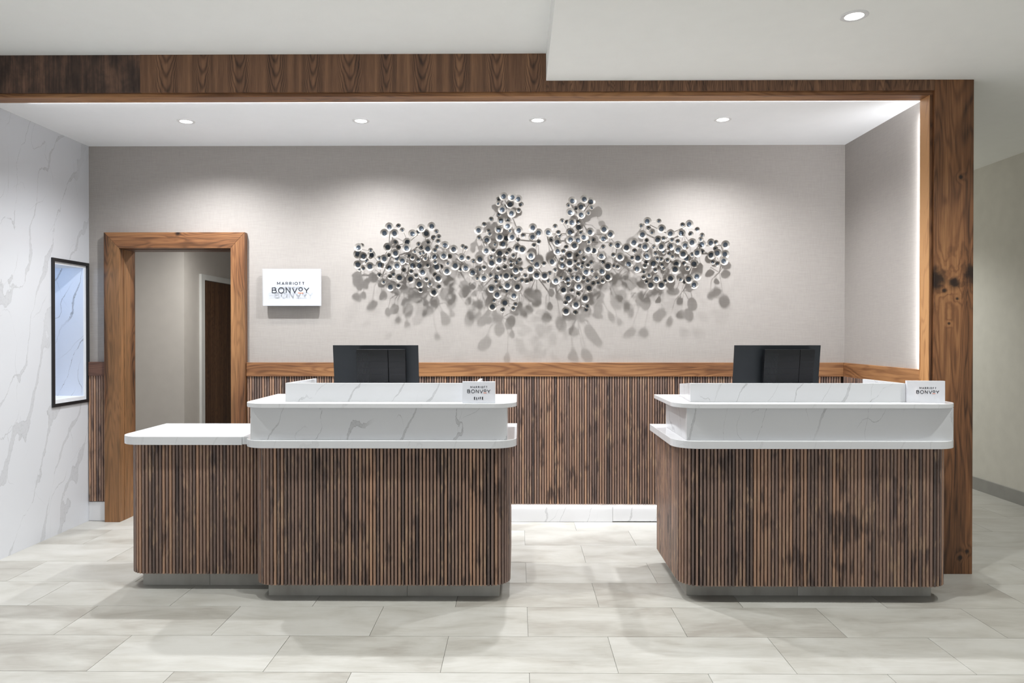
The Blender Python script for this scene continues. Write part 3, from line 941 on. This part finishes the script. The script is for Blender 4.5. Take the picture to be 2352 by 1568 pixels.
ws = thing('wall_sign', (-1.754, 5.60, 1.825), 'white acrylic MARRIOTT BONVOY sign fixed to the back wall by the doorway', 'sign')
MB().box(-1.979, -1.529, 5.560, 5.578, 1.682, 1.968).build('back_panel', M['sign_white'], ws, 0.0015)
MB().box(-1.979, -1.529, 5.540, 5.5590, 1.682, 1.968).build('face_panel', M['clear'], ws, 0.0015)
for x in (-1.94, -1.568):
    for z in (1.72, 1.93):
        MB().lathe([(0, 0), (0.009, 0), (0.009, 0.033), (0, 0.033)], (x, YB, z), 'y', 14).build('standoff', M['rod'], ws, fix=True)
logo(ws, -1.7590, 1.8012, 0.000302, 5.5385, 5.5399)

s1 = thing('counter_sign', (-0.2145, 3.925, 1.0885), 'small acrylic MARRIOTT BONVOY ELITE sign standing on the left desk shelf', 'sign', 'acrylic signs on the desks')
MB().box(-0.304, -0.124, 3.912, 3.934, 1.0885, 1.2065).build('acrylic_block', M['frost'], s1, 0.001)
logo(s1, -0.2145, 1.1535, 0.0001315, 3.9110, 3.9119, elite=True)
s2 = thing('counter_sign', (2.252, 3.985, 1.0885), 'small acrylic MARRIOTT BONVOY sign standing on the right desk shelf', 'sign', 'acrylic signs on the desks')
MB().box(2.149, 2.346, 3.972, 3.996, 1.0885, 1.2075).build('acrylic_block', M['frost'], s2, 0.001)
logo(s2, 2.256, 1.1465, 0.0001235, 3.9710, 3.9719)
s2.rotation_euler = (0, 0, -0.12)

# ------------------------------------------------------------------ wall sculptures of dished metal discs
DISCS = [
    [(-989, 96, 2287, 1), (-1015, 158, 2230, 1), (-941, 147, 2230, 1), (-1215, 144, 2121, 1), (-1233, 95, 2078, 1), (-1182, 123, 2059, 1), (-1123, 100, 2071, 1), (-1002, 91, 2132, 1), (-853, 85, 2170, 1), (-848, 158, 2116, 1), (-932, 150, 2078, 1), (-930, 92, 2047, 1), (-1026, 103, 2041, 1), (-806, 131, 2227, 1), (-880, 141, 2021, 1), (-911, 141, 2287, 0), (-881, 144, 2253, 0), (-1206, 68, 2144, 0), (-1127, 124, 2100, 0), (-941, 108, 2167, 0), (-921, 77, 2132, 0), (-996, 68, 2069, 0), (-1055, 149, 2039, 0), (-1167, 89, 2026, 0), (-786, 146, 2090, 0), (-836, 114, 2063, 0), (-803, 144, 2045, 0), (-735, 151, 2266, 1), (-659, 121, 2287, 1), (-702, 112, 2233, 1), (-690, 129, 2114, 1), (-559, 114, 2141, 1), (-495, 90, 2115, 1), (-639, 102, 2054, 1), (-566, 148, 2057, 1), (-434, 79, 2052, 1), (-772, 64, 2250, 0), (-623, 120, 2244, 0), (-650, 87, 2204, 0), (-608, 111, 2207, 0), (-608, 155, 2167, 0), (-695, 79, 2169, 0), (-762, 99, 2151, 0), (-750, 70, 2130, 0), (-627, 66, 2132, 0), (-633, 133, 2099, 0), (-728, 83, 2088, 0), (-746, 126, 2077, 0), (-761, 145, 2028, 0), (-703, 151, 2036, 0), (-528, 62, 2065, 0), (-424, 87, 2134, 0), (-399, 152, 2116, 0), (-380, 134, 2040, 0), (-344, 99, 2020, 0), (-534, 150, 1999, 0), (-1223, 131, 1994, 1), (-1128, 149, 1979, 1), (-1065, 76, 1997, 1), (-991, 79, 1974, 1), (-919, 163, 1981, 1), (-808, 113, 1987, 1), (-911, 94, 1897, 1), (-828, 80, 1888, 1), (-984, 80, 1826, 1), (-1220, 76, 1965, 0), (-1187, 107, 1965, 0), (-1069, 84, 1918, 0), (-973, 155, 1901, 0), (-962, 72, 1923, 0), (-1029, 110, 1861, 0), (-914, 134, 1832, 0), (-877, 99, 1955, 0), (-812, 154, 1939, 0), (-781, 105, 1911, 0), (-759, 78, 1989, 1), (-731, 113, 1936, 1), (-626, 97, 1978, 1), (-541, 155, 1941, 1), (-478, 150, 1982, 1), (-400, 120, 1966, 1), (-350, 78, 1936, 1), (-614, 98, 1890, 1), (-759, 97, 1846, 1), (-646, 94, 1783, 1), (-696, 82, 1994, 0), (-632, 143, 2010, 0), (-596, 73, 1983, 0), (-642, 65, 1923, 0), (-696, 148, 1879, 0), (-676, 114, 1847, 0), (-740, 154, 1799, 0), (-607, 98, 1826, 0), (-443, 69, 1962, 0)],
    [(-111, 94, 2518, 1), (-43, 154, 2499, 1), (1, 105, 2495, 1), (-60, 123, 2451, 1), (-120, 134, 2410, 1), (-50, 137, 2382, 1), (-131, 99, 2330, 1), (-79, 158, 2282, 1), (-300, 161, 2249, 1), (-150, 82, 2263, 1), (5, 162, 2248, 1), (112, 162, 2269, 1), (155, 135, 2234, 1), (-241, 79, 2187, 1), (-139, 156, 2199, 1), (-91, 86, 2199, 1), (-45, 162, 2197, 1), (111, 80, 2209, 1), (-115, 132, 2150, 1), (-6, 126, 2120, 1), (32, 158, 2105, 1), (-244, 95, 2102, 1), (-151, 60, 2502, 0), (-152, 148, 2454, 0), (23, 61, 2462, 0), (-92, 71, 2443, 0), (4, 137, 2405, 0), (-151, 63, 2383, 0), (-207, 63, 2348, 0), (-259, 116, 2301, 0), (-78, 73, 2341, 0), (-227, 94, 2255, 0), (-216, 133, 2225, 0), (-63, 110, 2251, 0), (-301, 61, 2205, 0), (39, 140, 2213, 0), (-1, 139, 2177, 0), (-178, 68, 2153, 0), (158, 112, 2168, 0), (123, 96, 2143, 0), (-188, 135, 2102, 0), (-69, 90, 2107, 0), (-141, 96, 2082, 1), (-292, 119, 2034, 1), (-200, 162, 2002, 1), (-144, 131, 2027, 1), (96, 155, 2057, 1), (144, 121, 1994, 1), (93, 152, 1955, 1), (-260, 145, 1888, 1), (-19, 81, 1956, 1), (-90, 154, 1906, 1), (-165, 93, 1900, 1), (142, 102, 1914, 1), (201, 150, 1906, 1), (-204, 113, 1812, 1), (-81, 147, 1832, 1), (-5, 90, 1826, 1), (-160, 154, 1762, 1), (-33, 91, 1757, 1), (-102, 88, 1703, 1), (-196, 119, 1673, 1), (-85, 146, 2079, 0), (-36, 127, 2059, 0), (10, 61, 2034, 0), (-11, 90, 2010, 0), (-104, 106, 2035, 0), (-206, 128, 2049, 0), (-261, 106, 1972, 0), (-295, 67, 1959, 0), (-54, 141, 1986, 0), (-101, 94, 1976, 0), (-149, 133, 1961, 0), (-56, 118, 2017, 0), (22, 147, 1955, 0), (-210, 147, 1908, 0), (-314, 89, 1890, 0), (-129, 118, 1909, 0), (-49, 102, 1908, 0), (-18, 73, 1893, 0), (54, 133, 1907, 0), (29, 94, 1874, 0), (68, 123, 1868, 0), (101, 73, 1883, 0), (108, 68, 2030, 0), (199, 74, 2006, 0), (244, 77, 1929, 0), (230, 95, 1869, 0), (-169, 115, 1863, 0), (-137, 93, 1820, 0), (-87, 119, 1792, 0), (-187, 69, 1722, 0), (-19, 98, 1690, 0), (-35, 149, 1656, 0), (-117, 77, 1651, 0)],
    [(411, 134, 2475, 1), (506, 104, 2495, 1), (559, 77, 2479, 1), (483, 77, 2441, 1), (393, 160, 2383, 1), (478, 150, 2367, 1), (407, 147, 2309, 1), (464, 89, 2281, 1), (228, 128, 2236, 1), (395, 120, 2240, 1), (547, 127, 2240, 1), (650, 159, 2256, 1), (707, 86, 2228, 1), (398, 142, 2181, 1), (458, 102, 2180, 1), (496, 159, 2196, 1), (298, 112, 2165, 1), (649, 129, 2188, 1), (426, 165, 2133, 1), (531, 156, 2105, 1), (580, 111, 2101, 1), (302, 111, 2095, 1), (386, 87, 2450, 0), (443, 99, 2423, 0), (561, 111, 2428, 0), (535, 126, 2385, 0), (338, 118, 2326, 0), (458, 119, 2319, 0), (374, 75, 2323, 0), (286, 66, 2292, 0), (306, 153, 2234, 0), (318, 117, 2213, 0), (478, 134, 2233, 0), (256, 74, 2190, 0), (577, 83, 2186, 0), (538, 150, 2161, 0), (370, 76, 2132, 0), (647, 135, 2125, 0), (705, 125, 2140, 0), (344, 151, 2090, 0), (474, 85, 2093, 0), (390, 122, 2067, 1), (260, 89, 2018, 1), (342, 84, 1989, 1), (390, 164, 2004, 1), (637, 101, 2059, 1), (680, 155, 1978, 1), (639, 125, 1941, 1), (516, 137, 1935, 1), (689, 89, 1901, 1), (287, 151, 1868, 1), (454, 119, 1888, 1), (383, 81, 1881, 1), (349, 90, 1802, 1), (461, 154, 1822, 1), (543, 98, 1816, 1), (381, 110, 1737, 1), (511, 136, 1736, 1), (440, 153, 1686, 1), (454, 63, 2070, 0), (499, 143, 2039, 0), (441, 62, 2025, 0), (333, 151, 2030, 0), (563, 74, 2013, 0), (496, 75, 2006, 0), (531, 141, 1987, 0), (457, 138, 1991, 0), (489, 113, 1975, 0), (285, 105, 1952, 0), (393, 128, 1946, 0), (444, 78, 1958, 0), (328, 127, 1893, 0), (567, 96, 1945, 0), (653, 70, 2018, 0), (412, 147, 1892, 0), (504, 89, 1893, 0), (530, 121, 1868, 0), (594, 145, 1893, 0), (577, 64, 1853, 0), (609, 120, 1854, 0), (641, 145, 1866, 0), (382, 119, 1846, 0), (413, 92, 1800, 0), (458, 123, 1773, 0), (365, 138, 1638, 1), (362, 154, 1702, 0), (530, 94, 1676, 0), (522, 68, 1649, 0), (437, 128, 1630, 0)],
    [(983, 120, 2322, 1), (1092, 124, 2266, 1), (946, 129, 2220, 1), (1164, 97, 2232, 1), (1068, 93, 2186, 1), (765, 81, 2144, 1), (823, 145, 2120, 1), (877, 157, 2156, 1), (1087, 138, 2127, 1), (1168, 86, 2137, 1), (771, 163, 2047, 1), (908, 149, 2040, 1), (979, 121, 2056, 1), (850, 75, 2001, 1), (961, 151, 2125, 1), (1217, 131, 2105, 1), (937, 119, 2286, 0), (1083, 62, 2331, 0), (1003, 63, 2279, 0), (1023, 105, 2237, 0), (986, 74, 2183, 0), (1101, 145, 2188, 0), (1169, 131, 2177, 0), (1210, 138, 2166, 0), (937, 88, 2135, 0), (1037, 97, 2127, 0), (888, 117, 2099, 0), (989, 63, 2105, 0), (727, 99, 2068, 0), (868, 126, 2042, 0), (1045, 135, 2075, 0), (1110, 102, 2093, 0), (1163, 77, 2080, 0), (1172, 144, 2050, 0), (1056, 149, 2032, 0), (1096, 86, 2036, 0), (1133, 132, 2024, 0), (980, 99, 2014, 0), (1095, 120, 1992, 0), (1294, 151, 2295, 1), (1245, 104, 2234, 1), (1322, 131, 2160, 1), (1278, 98, 2140, 1), (1399, 121, 2145, 1), (1478, 78, 2163, 1), (1584, 99, 2147, 1), (1249, 157, 2070, 1), (1290, 87, 2045, 1), (1357, 143, 2080, 1), (1478, 83, 2069, 1), (1504, 164, 2075, 1), (1583, 90, 2075, 1), (1554, 159, 2015, 1), (1251, 124, 2294, 0), (1356, 145, 2257, 0), (1319, 107, 2228, 0), (1413, 71, 2221, 0), (1509, 103, 2162, 0), (1513, 76, 2120, 0), (1329, 114, 2068, 0), (1416, 67, 2096, 0), (1476, 140, 2011, 0), (1528, 77, 2003, 0), (1382, 153, 2179, 0), (1262, 118, 2002, 0), (908, 108, 1961, 1), (1037, 90, 2004, 1), (1058, 94, 1885, 1), (1003, 161, 1834, 1), (1084, 161, 1834, 1), (1157, 137, 1885, 1), (1187, 163, 1953, 1), (1214, 80, 2001, 1), (963, 146, 1983, 0), (958, 127, 1936, 0), (956, 123, 1896, 0), (995, 140, 1906, 0), (987, 70, 1867, 0), (1042, 131, 1951, 0), (1119, 64, 1970, 0), (1129, 75, 1872, 0), (736, 81, 1985, 0), (758, 115, 1976, 0), (1347, 93, 2001, 1), (1297, 131, 1881, 1), (1365, 106, 1902, 1), (1343, 108, 1838, 1), (1287, 127, 1961, 0), (1230, 150, 1875, 0), (1278, 78, 1867, 0)],
]
NAMES = ['metal disc wall sculpture, wide and spreading, first from the left', 'metal disc wall sculpture, upright column, second from the left',
         'metal disc wall sculpture, upright column with brightest top discs, third from the left', 'metal disc wall sculpture, wide and spreading, fourth from the left']
rs = random.Random(5)


def disc_mesh(R):
    return MB().lathe([(0, 0.0), (0.55 * R, 0.0006), (R, 0.0105), (R, 0.0090), (0.55 * R, -0.0012), (0, -0.0016)], ax='y', n=20).mesh('disc', M['nickel'])


def cup_mesh(R, k):
    return MB().lathe([(0, 0.0018), (0.5 * k * R, 0.0024), (k * R, 0.0050), (k * R, 0.0006), (0, 0.0002)], ax='y', n=16).mesh('center_cup', M['gunmetal'])


RL, RS = 0.0330, 0.0200
DM = {1: disc_mesh(RL), 0: disc_mesh(RS)}
CM = {1: cup_mesh(RL, 0.52), 0: cup_mesh(RS, 0.43)}
for lst, lab in zip(DISCS, NAMES):
    cx = sum(d[0] for d in lst) / len(lst) / 1000
    cz = sum(d[2] for d in lst) / len(lst) / 1000
    t = thing('wall_sculpture', (cx, YB, cz), lab, 'wall art', 'disc sculptures on the back wall')
    P = []
    for x, d, z, big in lst:
        p = Vector((x / 1000, YB - d / 1000, z / 1000))
        o = inst('disc', DM[big], t, p, (rs.uniform(-0.22, 0.26), 0, rs.uniform(-0.2, 0.2)))
        c = bpy.data.objects.new('center_cup', CM[big])
        COL.objects.link(c)
        c.parent = o
        P.append(p)
    # hubs: greedy centres, then a tree of thicker bars and one rod to each disc
    hubs = []
    for p in P:
        if all((Vector((p.x, p.z)) - Vector((h.x, h.z))).length > 0.125 for h in hubs):
            hubs.append(Vector((p.x, YB - 0.045 - rs.uniform(0, 0.015), p.z)))
    fr = MB()
    done, todo = [hubs[0]], hubs[1:]
    while todo:
        a, b = min(((a, b) for a in done for b in todo), key=lambda q: (q[0] - q[1]).length)
        fr.tube(a, b, 0.0034, n=6)
        done.append(b); todo.remove(b)
    for h in hubs[::3]:
        fr.tube(h, (h.x, YB - 0.0005, h.z), 0.004, 0.006, n=8)
    for p in P:
        h = min(hubs, key=lambda q: (Vector((p.x, p.z)) - Vector((q.x, q.z))).length)
        mid = Vector((p.x * 0.8 + h.x * 0.2, (p.y + h.y) / 2 + 0.012, p.z * 0.8 + h.z * 0.2))
        fr.tube(h, mid, 0.0015, n=5)
        fr.tube(mid, (p.x, p.y + 0.0015, p.z), 0.0015, n=5)
    fr.build('branch_frame', M['rod'], t)
